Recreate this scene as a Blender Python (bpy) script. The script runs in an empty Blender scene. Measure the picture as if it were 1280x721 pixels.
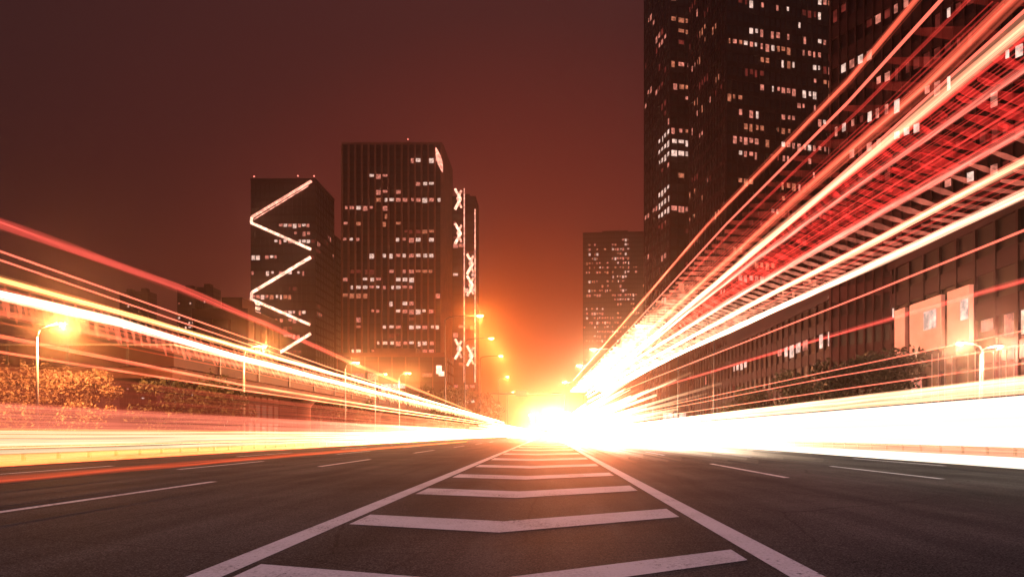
import bpy, math, random
from mathutils import Vector
random.seed(11)
S = bpy.context.scene
COL = S.collection
F, VX, VY, H = 800.0, 685.0, 542.0, 1.0        # focal length (photo px), vanishing point, camera height

# ------------------------------------------------------------------ camera
cd = bpy.data.cameras.new('camera'); cam = bpy.data.objects.new('camera', cd); COL.objects.link(cam)
cam.location = (0, 0, H); cam.rotation_euler = (math.radians(90), 0, 0)
cd.sensor_width = 36; cd.lens = 36 * F / 1280
cd.shift_x = -(VX - 640) / 1280; cd.shift_y = (VY - 360.5) / 1280
cd.clip_start = 0.05; cd.clip_end = 4000
S.camera = cam

# ------------------------------------------------------------------ night sky (city glow low down the road, added lilac fill overhead)
W = bpy.data.worlds.new('World'); S.world = W; W.use_nodes = True
nt = W.node_tree; nt.nodes.clear()
tc = nt.nodes.new('ShaderNodeTexCoord')
dot = nt.nodes.new('ShaderNodeVectorMath'); dot.operation = 'DOT_PRODUCT'
g = Vector((-0.03, 1, -0.02)).normalized(); dot.inputs[1].default_value = g
nt.links.new(tc.outputs['Generated'], dot.inputs[0])
ac = nt.nodes.new('ShaderNodeMath'); ac.operation = 'ARCCOSINE'; nt.links.new(dot.outputs['Value'], ac.inputs[0])
dv = nt.nodes.new('ShaderNodeMath'); dv.operation = 'DIVIDE'; dv.inputs[1].default_value = math.pi / 2
nt.links.new(ac.outputs[0], dv.inputs[0])
nz = nt.nodes.new('ShaderNodeTexNoise'); nz.inputs['Scale'].default_value = 2.2; nz.inputs['Detail'].default_value = 5
nt.links.new(tc.outputs['Generated'], nz.inputs['Vector'])
ma = nt.nodes.new('ShaderNodeMath'); ma.operation = 'MULTIPLY_ADD'; ma.inputs[1].default_value = 0.03
nt.links.new(nz.outputs[0], ma.inputs[0]); nt.links.new(dv.outputs[0], ma.inputs[2])
cr = nt.nodes.new('ShaderNodeValToRGB'); nt.links.new(ma.outputs[0], cr.inputs[0])
stops = [(0.015, (.46, .060, .010)), (0.09, (.40, .042, .007)), (0.165, (.285, .028, .009)), (0.235, (.165, .023, .016)),
         (0.40, (.066, .0150, .0140)), (0.54, (.040, .0130, .0135)), (1.0, (.05, .018, .018))]
el = cr.color_ramp.elements
el[0].position, el[0].color = stops[0][0], (*stops[0][1], 1)
el[1].position, el[1].color = stops[-1][0], (*stops[-1][1], 1)
for p, c in stops[1:-1]:
    e = el.new(p); e.color = (*c, 1)
sx = nt.nodes.new('ShaderNodeSeparateXYZ'); nt.links.new(tc.outputs['Generated'], sx.inputs[0])
up = nt.nodes.new('ShaderNodeMapRange'); up.interpolation_type = 'SMOOTHSTEP'
up.inputs['From Min'].default_value = .60; up.inputs['From Max'].default_value = .92; nt.links.new(sx.outputs['Z'], up.inputs['Value'])
mxs = nt.nodes.new('ShaderNodeMix'); mxs.data_type = 'RGBA'; nt.links.new(up.outputs[0], mxs.inputs[0])   # lilac fill light added overhead, out of view, to light the road
nt.links.new(cr.outputs[0], mxs.inputs[6]); mxs.inputs[7].default_value = (.74, .66, .85, 1)
bg = nt.nodes.new('ShaderNodeBackground'); bg.inputs['Strength'].default_value = 1.0
wo = nt.nodes.new('ShaderNodeOutputWorld')
nt.links.new(mxs.outputs[2], bg.inputs['Color']); nt.links.new(bg.outputs[0], wo.inputs['Surface'])

S.view_settings.view_transform = 'Standard'; S.view_settings.look = 'None'
S.view_settings.exposure = 0.0; S.view_settings.gamma = 1.0; S.view_settings.use_curve_mapping = False
S.render.engine = 'CYCLES'
S.cycles.transparent_max_bounces = 96
S.cycles.max_bounces = 5; S.cycles.diffuse_bounces = 2; S.cycles.glossy_bounces = 2
S.cycles.volume_bounces = 0
S.cycles.sample_clamp_indirect = 4.0
S.cycles.use_denoising = True

HAZE_DENSITY = 0.0008

# ------------------------------------------------------------------ helpers
def tag(o, label=None, cat=None, group=None, kind=None):
    if label: o['label'] = label
    if cat: o['category'] = cat
    if group: o['group'] = group
    if kind: o['kind'] = kind
    return o
def empty(name, loc=(0, 0, 0), rz=0):
    o = bpy.data.objects.new(name, None); COL.objects.link(o); o.empty_display_size = .5
    o.location = loc; o.rotation_euler = (0, 0, rz); return o
class MB:
    def __init__(s): s.v, s.f = [], []
    def box(s, a, b):
        (x0, y0, z0), (x1, y1, z1) = a, b
        s.hexa([(x0,y0,z0),(x1,y0,z0),(x1,y1,z0),(x0,y1,z0),(x0,y0,z1),(x1,y0,z1),(x1,y1,z1),(x0,y1,z1)])
    def hexa(s, p):
        n = len(s.v); s.v += [tuple(q) for q in p]
        for q in ((0,3,2,1),(4,5,6,7),(0,1,5,4),(1,2,6,5),(2,3,7,6),(3,0,4,7)): s.f.append(tuple(n+i for i in q))
    def obox(s, P, u, v, u0, u1, v0, v1, z0, z1):      # box in the frame of origin P and horizontal unit vectors u, v
        pt = lambda a, b, z: (P[0]+u[0]*a+v[0]*b, P[1]+u[1]*a+v[1]*b, z)
        q = [pt(u0,v0,z0),pt(u1,v0,z0),pt(u1,v1,z0),pt(u0,v1,z0),pt(u0,v0,z1),pt(u1,v0,z1),pt(u1,v1,z1),pt(u0,v1,z1)]
        s.hexa(q)
    def poly(s, pts):
        n = len(s.v); s.v += [tuple(p) for p in pts]; s.f.append(tuple(range(n, n+len(pts))))
    def tube(s, pts, r, k=6):
        pts = [Vector(p) for p in pts]; n0 = len(s.v); m = len(pts)
        for i, p in enumerate(pts):
            t = (pts[min(i+1, m-1)] - pts[max(i-1, 0)]).normalized()
            a = Vector((0, 0, 1)) if abs(t.z) < .9 else Vector((1, 0, 0))
            b = t.cross(a).normalized(); c = b.cross(t)
            rr = r[i] if isinstance(r, (list, tuple)) else r
            for j in range(k):
                w = 2*math.pi*j/k; s.v.append(tuple(p + (b*math.cos(w) + c*math.sin(w))*rr))
        for i in range(m-1):
            for j in range(k):
                s.f.append((n0+i*k+j, n0+i*k+(j+1) % k, n0+(i+1)*k+(j+1) % k, n0+(i+1)*k+j))
        s.f.append(tuple(n0+j for j in range(k))[::-1]); s.f.append(tuple(n0+(m-1)*k+j for j in range(k)))
    def build(s, name, mat, parent=None, smooth=False):
        me = bpy.data.meshes.new(name); me.from_pydata(s.v, [], s.f); me.update()
        if smooth: me.polygons.foreach_set('use_smooth', [True]*len(me.polygons))
        me.materials.append(mat)
        o = bpy.data.objects.new(name, me); COL.objects.link(o)
        if parent is not None: o.parent = parent
        return o

def N(t, kind, **kw):
    n = t.nodes.new('ShaderNode'+kind)
    for k, v in kw.items(): setattr(n, k, v)
    return n
def surf(name, col, rough=.8, var=.3, scale=1.0, bump=0.0, bscale=40, metal=0, spec=.08, detail=4):
    m = bpy.data.materials.new(name); m.use_nodes = True; t = m.node_tree
    b = t.nodes['Principled BSDF']; b.inputs['Roughness'].default_value = rough; b.inputs['Metallic'].default_value = metal
    b.inputs['Specular IOR Level'].default_value = spec
    tc = N(t, 'TexCoord'); n = N(t, 'TexNoise'); n.inputs['Scale'].default_value = scale; n.inputs['Detail'].default_value = detail
    t.links.new(tc.outputs['Object'], n.inputs['Vector'])
    r = N(t, 'ValToRGB'); t.links.new(n.outputs[0], r.inputs[0])
    r.color_ramp.elements[0].position = .3; r.color_ramp.elements[1].position = .7
    r.color_ramp.elements[0].color = (*[c*(1-var) for c in col], 1); r.color_ramp.elements[1].color = (*[min(1, c*(1+var)) for c in col], 1)
    t.links.new(r.outputs[0], b.inputs['Base Color'])
    if bump:
        n2 = N(t, 'TexNoise'); n2.inputs['Scale'].default_value = bscale; n2.inputs['Detail'].default_value = 3
        t.links.new(tc.outputs['Object'], n2.inputs['Vector'])
        bp = N(t, 'Bump'); bp.inputs['Strength'].default_value = bump; bp.inputs['Distance'].default_value = .02
        t.links.new(n2.outputs[0], bp.inputs['Height']); t.links.new(bp.outputs[0], b.inputs['Normal'])
    return m
def glow(name, near, far=None, y0=5, y1=60, s0=1.0, s1=None, additive=True, streak=0.0, sscale=14, sample=False, yscale=.02):
    """light-giving material; colour and strength run from near to far along the road (lamps seen more and more head-on)"""
    far = far or near; s1 = s0 if s1 is None else s1
    m = bpy.data.materials.new(name); m.use_nodes = True; t = m.node_tree; t.nodes.clear()
    out = N(t, 'OutputMaterial'); em = N(t, 'Emission')
    geo = N(t, 'NewGeometry'); sp = N(t, 'SeparateXYZ'); t.links.new(geo.outputs['Position'], sp.inputs[0])
    mr = N(t, 'MapRange'); mr.interpolation_type = 'SMOOTHSTEP'
    mr.inputs['From Min'].default_value = y0; mr.inputs['From Max'].default_value = y1
    t.links.new(sp.outputs['Y'], mr.inputs['Value'])
    mx = N(t, 'Mix', data_type='RGBA'); t.links.new(mr.outputs[0], mx.inputs[0])
    mx.inputs[6].default_value = (*near, 1); mx.inputs[7].default_value = (*far, 1)
    st = N(t, 'MapRange'); st.inputs['To Min'].default_value = s0; st.inputs['To Max'].default_value = s1
    t.links.new(mr.outputs[0], st.inputs['Value'])
    t.links.new(mx.outputs[2], em.inputs['Color'])
    last = st.outputs[0]
    if streak:
        mp = N(t, 'Mapping'); mp.inputs['Scale'].default_value = (sscale, yscale*sscale, sscale)
        t.links.new(geo.outputs['Position'], mp.inputs['Vector'])
        n = N(t, 'TexNoise'); n.inputs['Scale'].default_value = 1; n.inputs['Detail'].default_value = 3
        t.links.new(mp.outputs[0], n.inputs['Vector'])
        r = N(t, 'MapRange'); r.inputs['From Min'].default_value = .38; r.inputs['From Max'].default_value = .66
        r.inputs['To Min'].default_value = 1-streak; r.inputs['To Max'].default_value = 1+streak*.6
        t.links.new(n.outputs[0], r.inputs['Value'])
        mu = N(t, 'Math', operation='MULTIPLY'); t.links.new(last, mu.inputs[0]); t.links.new(r.outputs[0], mu.inputs[1]); last = mu.outputs[0]
    t.links.new(last, em.inputs['Strength'])
    if additive:
        tr = N(t, 'BsdfTransparent'); ad = N(t, 'AddShader')
        t.links.new(tr.outputs[0], ad.inputs[0]); t.links.new(em.outputs[0], ad.inputs[1]); t.links.new(ad.outputs[0], out.inputs[0])
    else: t.links.new(em.outputs[0], out.inputs[0])
    m.cycles.emission_sampling = 'AUTO' if sample else 'NONE'
    return m

# pixel readings of the photograph turned into places in the world
def at_z(px, py, z):
    d = (z-H)*F/(VY-py); return Vector(((px-VX)*d/F, d, z))
def at_x(px, py, x):
    d = x*F/(px-VX); return Vector((x, d, H+(VY-py)*d/F))
def at_d(px, py, d): return Vector(((px-VX)*d/F, d, H+(VY-py)*d/F))

# ------------------------------------------------------------------ ground, road, paint
def asphalt():
    m = bpy.data.materials.new('asphalt'); m.use_nodes = True; t = m.node_tree; b = t.nodes['Principled BSDF']
    tc = N(t, 'TexCoord')
    n1 = N(t, 'TexNoise'); n1.inputs['Scale'].default_value = 60; n1.inputs['Detail'].default_value = 6; n1.inputs['Roughness'].default_value = .75
    n2 = N(t, 'TexNoise'); n2.inputs['Scale'].default_value = .35; n2.inputs['Detail'].default_value = 5
    mp = N(t, 'Mapping'); mp.inputs['Scale'].default_value = (1, .06, 1); n3 = N(t, 'TexNoise'); n3.inputs['Scale'].default_value = 1.6; n3.inputs['Detail'].default_value = 6
    t.links.new(tc.outputs['Object'], n1.inputs['Vector']); t.links.new(tc.outputs['Object'], n2.inputs['Vector'])
    t.links.new(tc.outputs['Object'], mp.inputs['Vector']); t.links.new(mp.outputs[0], n3.inputs['Vector'])
    a = N(t, 'Math', operation='MULTIPLY'); t.links.new(n2.outputs[0], a.inputs[0]); t.links.new(n3.outputs[0], a.inputs[1])
    a2 = N(t, 'Math', operation='MULTIPLY_ADD'); t.links.new(n1.outputs[0], a2.inputs[0]); a2.inputs[1].default_value = 1.1; t.links.new(a.outputs[0], a2.inputs[2])
    r = N(t, 'ValToRGB'); t.links.new(a2.outputs[0], r.inputs[0])
    r.color_ramp.elements[0].position = .55; r.color_ramp.elements[0].color = (.016, .0145, .015, 1)
    r.color_ramp.elements[1].position = 1.0; r.color_ramp.elements[1].color = (.095, .084, .083, 1)
    t.links.new(r.outputs[0], b.inputs['Base Color'])
    b.inputs['Roughness'].default_value = .8; b.inputs['Specular IOR Level'].default_value = 0.003
    vo = N(t, 'TexVoronoi'); vo.inputs['Scale'].default_value = 75; t.links.new(tc.outputs['Object'], vo.inputs['Vector'])
    v2 = N(t, 'TexVoronoi'); v2.inputs['Scale'].default_value = 95; t.links.new(tc.outputs['Object'], v2.inputs['Vector'])
    sc = N(t, 'SeparateColor'); t.links.new(v2.outputs['Color'], sc.inputs[0])
    mr = N(t, 'MapRange'); mr.inputs['From Min'].default_value = 0; mr.inputs['From Max'].default_value = 1; mr.inputs['To Min'].default_value = .45; mr.inputs['To Max'].default_value = 1.55
    pw = N(t, 'Math', operation='POWER'); pw.inputs[1].default_value = 1.6; t.links.new(sc.outputs[0], pw.inputs[0]); t.links.new(pw.outputs[0], mr.inputs['Value'])
    dn = N(t, 'TexNoise'); dn.inputs['Scale'].default_value = 1.4; t.links.new(tc.outputs['Object'], dn.inputs['Vector'])
    dm = N(t, 'Mix', data_type='RGBA'); dm.inputs[0].default_value = .12; t.links.new(tc.outputs['Object'], dm.inputs[6]); t.links.new(dn.outputs['Color'], dm.inputs[7])
    ck = N(t, 'TexVoronoi', feature='DISTANCE_TO_EDGE'); ck.inputs['Scale'].default_value = .33; t.links.new(dm.outputs[2], ck.inputs['Vector'])
    cm = N(t, 'MapRange'); cm.inputs['From Min'].default_value = .002; cm.inputs['From Max'].default_value = .006; cm.inputs['To Min'].default_value = .72; t.links.new(ck.outputs['Distance'], cm.inputs['Value'])
    m1 = N(t, 'Math', operation='MULTIPLY'); t.links.new(mr.outputs[0], m1.inputs[0]); t.links.new(cm.outputs[0], m1.inputs[1])
    vs = N(t, 'VectorMath', operation='SCALE'); t.links.new(r.outputs[0], vs.inputs[0]); t.links.new(m1.outputs[0], vs.inputs['Scale'])
    t.links.new(vs.outputs[0], b.inputs['Base Color'])
    bp = N(t, 'Bump'); bp.inputs['Strength'].default_value = .35; bp.inputs['Distance'].default_value = .005
    t.links.new(vo.outputs['Distance'], bp.inputs['Height']); t.links.new(bp.outputs[0], b.inputs['Normal'])
    return m
def paint():
    m = bpy.data.materials.new('road_paint'); m.use_nodes = True; t = m.node_tree; b = t.nodes['Principled BSDF']
    tc = N(t, 'TexCoord'); n = N(t, 'TexNoise'); n.inputs['Scale'].default_value = 35; n.inputs['Detail'].default_value = 8; n.inputs['Roughness'].default_value = .7
    n2 = N(t, 'TexNoise'); n2.inputs['Scale'].default_value = 1.2; n2.inputs['Detail'].default_value = 4
    t.links.new(tc.outputs['Object'], n.inputs['Vector']); t.links.new(tc.outputs['Object'], n2.inputs['Vector'])
    a = N(t, 'Math', operation='MULTIPLY_ADD'); t.links.new(n2.outputs[0], a.inputs[0]); a.inputs[1].default_value = .5; t.links.new(n.outputs[0], a.inputs[2])
    r = N(t, 'ValToRGB'); t.links.new(a.outputs[0], r.inputs[0])
    r.color_ramp.elements[0].position = .48; r.color_ramp.elements[0].color = (.24, .225, .24, 1)
    r.color_ramp.elements[1].position = .78; r.color_ramp.elements[1].color = (.50, .47, .51, 1)
    w = N(t, 'TexNoise'); w.inputs['Scale'].default_value = 22; w.inputs['Detail'].default_value = 9; w.inputs['Roughness'].default_value = .8; t.links.new(tc.outputs['Object'], w.inputs['Vector'])
    w2 = N(t, 'TexNoise'); w2.inputs['Scale'].default_value = .9; w2.inputs['Detail'].default_value = 3; t.links.new(tc.outputs['Object'], w2.inputs['Vector'])
    wa = N(t, 'Math', operation='MULTIPLY_ADD'); t.links.new(w2.outputs[0], wa.inputs[0]); wa.inputs[1].default_value = .5; t.links.new(w.outputs[0], wa.inputs[2])
    wr = N(t, 'MapRange'); wr.inputs['From Min'].default_value = .83; wr.inputs['From Max'].default_value = .90; t.links.new(wa.outputs[0], wr.inputs['Value'])
    wm = N(t, 'Mix', data_type='RGBA'); t.links.new(wr.outputs[0], wm.inputs[0]); t.links.new(r.outputs[0], wm.inputs[6]); wm.inputs[7].default_value = (.07, .062, .065, 1)   # worn through to the asphalt
    t.links.new(wm.outputs[2], b.inputs['Base Color']); b.inputs['Roughness'].default_value = .75; b.inputs['Specular IOR Level'].default_value = .01
    bp = N(t, 'Bump'); bp.inputs['Strength'].default_value = .2; bp.inputs['Distance'].default_value = .005
    t.links.new(n.outputs[0], bp.inputs['Height']); t.links.new(bp.outputs[0], b.inputs['Normal'])
    return m
M_asph, M_paint = asphalt(), paint()
M_soil = surf('verge_soil', (.045, .035, .03), .95, .4, .8, .4, 6)
M_conc = surf('concrete', (.20, .17, .16), .85, .3, .8, .2, 20)
M_pave = surf('paving', (.16, .14, .13), .85, .25, 1.5, .2, 25)
M_metal = surf('painted_steel', (.30, .27, .26), .45, .2, 3, metal=.6)
M_dark = surf('dark_steel', (.05, .045, .045), .5, .2, 3, metal=.4)

def sheet(name, x0, x1, y0, y1, z, mat, ny=1):
    b = MB()
    for i in range(ny):
        a, c = y0+(y1-y0)*i/ny, y0+(y1-y0)*(i+1)/ny
        b.poly([(x0,a,z),(x1,a,z),(x1,c,z),(x0,c,z)])
    return b.build(name, mat)
ground = tag(sheet('ground', -690, 690, -50, 930, -.02, M_soil), kind='structure')
road = tag(sheet('road', -16.6, 17.6, -40, 700, 0, M_asph), kind='structure')
b = MB(); b.box((-21.0, -40, -.02), (-16.85, 600, .13)); pavl = tag(b.build('pavement', M_pave), kind='structure')
b = MB(); b.box((17.85, -40, -.02), (26.0, 600, .13)); pavr = tag(b.build('pavement', M_pave), kind='structure')
b = MB(); b.box((-16.85, -40, -.02), (-16.6, 600, .15)); b.box((17.6, -40, -.02), (17.85, 600, .15)); tag(b.build('kerb', M_conc), kind='structure')

def mark(name, polys, label=None):
    b = MB()
    for p in polys: b.poly([(x, y, .004) for x, y in p])
    o = b.build(name, M_paint, road)
    if label: o['label'] = label
    return o
mark('edge_line', [[(-2.53,-6),(-2.28,-6),(-2.28,260),(-2.53,260)]])
mark('edge_line', [[(1.69,-6),(1.94,-6),(1.94,260),(1.69,260)]])
D0 = lambda y: F*H/(y-VY)
for up, lo in ((705, 722), (643, 655), (610, 617.2), (592.3, 596.4), (580.7, 583.4), (572.4, 574.6), (566.2, 567.8), (561.6, 562.9), (558.3, 559.3), (555.6, 556.4)):
    d1, d0 = D0(up), D0(lo); s = (d1-d0)
    ap = .52 + .012*d0
    mark('chevron_marking', [[(-2.2, d0), (-.5, d0-ap), (-.5, d1-ap), (-2.2, d1)], [(-.5, d0-ap), (1.58, d0+.62), (1.58, d1+.62), (-.5, d1-ap)]])
def dashes(x, w, segs):
    for a, c in segs: mark('lane_dash', [[(x-w/2, a), (x+w/2, a), (x+w/2, c), (x-w/2, c)]])
dashes(-7.0, .16, [(5.0, 13.4), (19.6, 25.2), (33.4, 39.4), (47.6, 53.6), (61.8, 68), (76, 82)])
dashes(-10.4, .16, [(5, 9.5), (18.0, 23.4), (31.5, 37.5), (46, 52), (60, 66)])
dashes(-13.6, .16, [(14, 20), (28, 34), (42, 48)])
dashes(5.45, .15, [(2.0, 5.2), (14.6, 21.4), (30, 36), (44, 50)])
dashes(8.75, .15, [(6, 9.5), (14.2, 19.8), (27.6, 33.6), (41, 47)])
dashes(12.4, .15, [(12, 14.6), (20, 26), (34, 40)])

# ------------------------------------------------------------------ haze
vm = bpy.data.materials.new('haze_air'); vm.use_nodes = True; t = vm.node_tree; t.nodes.clear()
o_ = N(t, 'OutputMaterial'); pv = N(t, 'VolumePrincipled')
pv.inputs['Color'].default_value = (.96, .70, .55, 1); pv.inputs['Density'].default_value = HAZE_DENSITY; pv.inputs['Anisotropy'].default_value = .95
t.links.new(pv.outputs[0], o_.inputs['Volume'])
b = MB(); b.box((-700, -60, -1.2), (700, 940, 260)); hz = tag(b.build('haze', vm), 'warm city haze hanging over the whole street', 'haze', kind='stuff')

# ------------------------------------------------------------------ towers
LIT = {
 'white': glow('lit_white', (1, .66, .54), s0=1.1, additive=False, streak=.5, sscale=1.2, yscale=1),
 'pink': glow('lit_pink', (1, .31, .22), s0=.8, additive=False, streak=.6, sscale=1.2, yscale=1),
 'orange': glow('lit_orange', (1, .30, .16), s0=.6, additive=False, streak=.6, sscale=1.2, yscale=1),
 'dim': glow('lit_dim', (.8, .11, .08), s0=.22, additive=False, streak=.6, sscale=.9, yscale=1),
}
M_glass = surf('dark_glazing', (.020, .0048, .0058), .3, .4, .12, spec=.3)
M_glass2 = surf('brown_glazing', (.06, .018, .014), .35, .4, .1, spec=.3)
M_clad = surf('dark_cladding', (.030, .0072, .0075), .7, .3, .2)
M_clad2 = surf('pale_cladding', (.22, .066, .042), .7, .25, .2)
M_clad3 = surf('maroon_cladding', (.016, .0032, .0048), .7, .3, .3)
M_glass3 = surf('black_glazing', (.010, .004, .005), .4, .3, .2, spec=.12)
M_ledr = glow('led_strip', (1, .40, .28), s0=2.2, additive=False, streak=.6, sscale=.55, yscale=1)
M_ledw = glow('led_strip_white', (1, .56, .40), s0=2.8, additive=False, streak=.55, sscale=.55, yscale=1)

class Tower:
    def __init__(s, name, label, cat, corner, ang, wu, wv, h, bay=3.3, floor=4.0, band=1.1, fin=.25, finw=.35, side=1, z0=0,
                 glass=None, clad=None, group=None, parapet=2.0, spandrel=None):
        """corner: near corner; ang: turn of the front face; side=+1 the front runs to +X from the corner, -1 to -X"""
        s.C = corner; a = math.radians(ang)
        s.u = (side*math.cos(a), side*math.sin(a)); s.v = (-math.sin(a), math.cos(a))
        s.wu, s.wv, s.h, s.bay, s.floor, s.band, s.z0 = wu, wv, h, bay, floor, band, z0
        s.root = tag(empty(name, (corner[0], corner[1], z0)), label, cat, group)
        s.sp = spandrel or M_clad; s.g = glass or M_glass; s.k = clad or M_clad; s.P = (0, 0)
        b = MB(); b.obox(s.P, s.u, s.v, 0, wu, 0, wv, 0, h-z0); s.fix(b); b.build('wall', s.g, s.root)
        b = MB(); zb = floor
        while zb < h-z0-1:
            b.obox(s.P, s.u, s.v, -.18, wu+.18, -.18, -.004, zb-band/2, zb+band/2)
            b.obox(s.P, s.u, s.v, -.18, -.004, 0, wv+.18, zb-band/2, zb+band/2); zb += floor
        b.build('spandrel_band', s.sp, s.root); b = MB()
        for (f, w) in (('u', wu), ('v', wv)):
            n = max(1, round(w/bay)); bw = w/n
            for i in range(n+1):
                c = i*bw
                if f == 'u': b.obox(s.P, s.u, s.v, c-finw/2, c+finw/2, -.2-fin, -.02, 0, h-z0)
                else: b.obox(s.P, s.u, s.v, -.2-fin, -.02, c-finw/2, c+finw/2, 0, h-z0)
        s.fix(b); b.build('mullion_grid', s.k, s.root)
        if parapet:
            b = MB(); b.obox(s.P, s.u, s.v, -.3, wu+.3, -.3, wv+.3, h-z0, h-z0+parapet)
            b.obox(s.P, s.u, s.v, wu*.3, wu*.7, wv*.3, wv*.7, h-z0+parapet, h-z0+parapet+3)
            s.fix(b); b.build('parapet', s.k, s.root)
        s.cells = {}
    def fix(s, b):
        pass
    def tz(s, face, px, py):
        d = s.u if face == 'u' else s.v; k = (px-VX)/F; C = s.C
        t = (k*C[1]-C[0])/(d[0]-k*d[1]); dep = C[1]+d[1]*t
        return t, H+(VY-py)*dep/F
    def lit(s, face, px0, px1, py0, py1, p=.85, mats=('white', 'pink')):
        ta, z1 = s.tz(face, px0, py0); tb, z0 = s.tz(face, px1, py1)
        w = s.wu if face == 'u' else s.wv; n = max(1, round(w/s.bay)); bw = w/n
        if ta > tb: ta, tb = tb, ta
        i0, i1 = max(0, int(ta//bw)), min(n-1, int(tb//bw))
        fa, fb = int((z0-s.z0)//s.floor), int((z1-s.z0)//s.floor)
        if fb-fa >= 1 and ((z1-z0) < s.floor*1.2): fa = fb = int(((z0+z1)/2-s.z0)//s.floor)
        for fl in range(max(0, fa), fb+1):
            if (fl+1)*s.floor > s.h-s.z0: continue
            for i in range(i0, i1+1):
                if random.random() < p: s.cells[(face, i, fl)] = random.choice(mats)
    def row(s, face, px0, px1, py0, p=.85, mats=('pink', 'white')):
        ta, z = s.tz(face, px0, py0); tb, _ = s.tz(face, px1, py0)
        w = s.wu if face == 'u' else s.wv; n = max(1, round(w/s.bay)); bw = w/n
        if ta > tb: ta, tb = tb, ta
        fl = int((z-s.z0)//s.floor)
        for i in range(max(0, int(ta//bw)), min(n-1, int(tb//bw))+1):
            if random.random() < p: s.cells[(face, i, fl)] = random.choice(mats)
    def scatter(s, face, n, fl0, fl1, run=(1, 5), mats=('pink', 'orange', 'dim')):
        w = s.wu if face == 'u' else s.wv; nb = max(1, round(w/s.bay))
        for _ in range(n):
            fl = random.randint(fl0, fl1); i0 = random.randrange(nb); L = random.randint(*run); m = random.choice(mats)
            for i in range(i0, min(nb, i0+L)):
                if random.random() < .8: s.cells.setdefault((face, i, fl), m)
    def finish(s, limit=100):
        order = {'white': 0, 'pink': 1, 'orange': 2, 'dim': 3}
        items = sorted(s.cells.items(), key=lambda kv: order[kv[1]])
        rest = {}
        for q, ((face, i, fl), m) in enumerate(items):
            w = s.wu if face == 'u' else s.wv; n = max(1, round(w/s.bay)); bw = w/n
            a, c = i*bw+.24, (i+1)*bw-.24; z0 = fl*s.floor+s.band/2+.08; z1 = (fl+1)*s.floor-s.band/2-.08
            hh = z1-z0
            z0 += hh*random.choice((.15, .35, .45, .55))
            if random.random() < .3: a += (c-a)*random.choice((.2, .4))
            if random.random() < .3: c -= (c-a)*random.choice((.2, .4))
            b = MB() if q < limit else rest.setdefault(m, MB())
            if face == 'u': b.obox(s.P, s.u, s.v, a, c, -.10, -.003, z0, z1)
            else: b.obox(s.P, s.u, s.v, -.10, -.003, a, c, z0, z1)
            if q < limit: b.build('lit_window', LIT[m], s.root)
        if rest:                                            # beyond the hundred that show largest
            for m, b in rest.items():
                o = b.build('lit_window', LIT[m], s.root); o['kind'] = 'stuff'
        return s

def px_u(corner, px, ang, side=1):                          # length along the front face until it meets column px
    a = math.radians(ang); u = (side*math.cos(a), side*math.sin(a)); k = (px-VX)/F
    return (k*corner[1]-corner[0])/(u[0]-k*u[1])

# --- left: zigzag tower
DA = 300
cA = at_d(394, VY, DA)
tA = Tower('office_tower', 'dark tower wrapped in a glowing zigzag light line, left of the ribbed tower', 'tower', (cA.x, cA.y), 0, px_u((cA.x, cA.y), 314, 0, -1), 26, at_d(0, 226, DA).z, bay=2.2, floor=3.7, side=-1, fin=.05, finw=.2, parapet=1)
for q in ((348,383,283,286),(345,384,303,308),(314,348,322,333),(335,380,338,341),(330,357,374,377),(352,377,383,391),(344,370,402,405),(326,348,424,427)): tA.lit('u', *q, p=.75)
tA.scatter('u', 26, 6, 26); tA.scatter('v', 16, 4, 26, (1, 3), ('pink', 'dim'))
tA.finish()
def strip(tower, pts, r, mat, name='light_line', off=.6):
    b = MB(); ox, oy = tower.C
    P = [Vector((p.x-ox, p.y-oy-off, p.z-tower.z0)) for p in pts]
    for i in range(len(P)-1): b.tube([P[i], P[i+1]], r, 6)
    return b.build(name, mat, tower.root)
for dy in (0, 5):
    pass
M_beac = glow('beacon_red', (1, .25, .18), s0=3.0, additive=False)
def mast(T, u, v, h, w=.18, beacon=True):
    x, y = T.u[0]*u+T.v[0]*v, T.u[1]*u+T.v[1]*v; z = T.h-T.z0+1
    b = MB(); b.tube([(x, y, z-1), (x, y, z+h)], [w, w*.5], 6); m = b.build('mast', M_dark, T.root)
    if beacon: b = MB(); b.tube([(x, y, z+h), (x, y, z+h+.3), (x, y, z+h+.6)], [.22, .38, .15], 8); b.build('beacon', M_beac, m)
def roof_plant(T, boxes):
    for (u0, u1, v0, v1, hh) in boxes:
        b = MB(); b.obox(T.P, T.u, T.v, u0, u1, v0, v1, T.h-T.z0+1.25, T.h-T.z0+1.25+hh); b.build('roof_plant', T.k, T.root)
mast(tA, .8, .8, 1.2); mast(tA, 29, .8, 1.0); mast(tA, 12, 10, 5, .14)
strip(tA, [at_d(390, 227, DA), at_d(315.5, 272, DA)], .6, M_ledr); strip(tA, [at_d(386, 233, DA), at_d(318, 275, DA)], .2, M_ledr)
strip(tA, [at_d(315.5, 272, DA), at_d(314.8, 279, DA)], .6, M_ledw)
strip(tA, [at_d(314.8, 279, DA), at_d(389, 312, DA)], .68, M_ledw)
strip(tA, [at_d(389, 322, DA), at_d(315.5, 366, DA)], .68, M_ledw); strip(tA, [at_d(315.5, 366, DA), at_d(314.8, 374, DA)], .6, M_ledw); strip(tA, [at_d(314.8, 374, DA), at_d(388, 406, DA)], .7, M_ledw)
strip(tA, [at_d(389, 417, DA), at_d(340, 447, DA)], .68, M_ledw)
for y in range(379, 408, 6): strip(tA, [at_d(320, y, DA), at_d(325.5, y+1.5, DA)], .8, M_ledw, 'sign_block')

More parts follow.
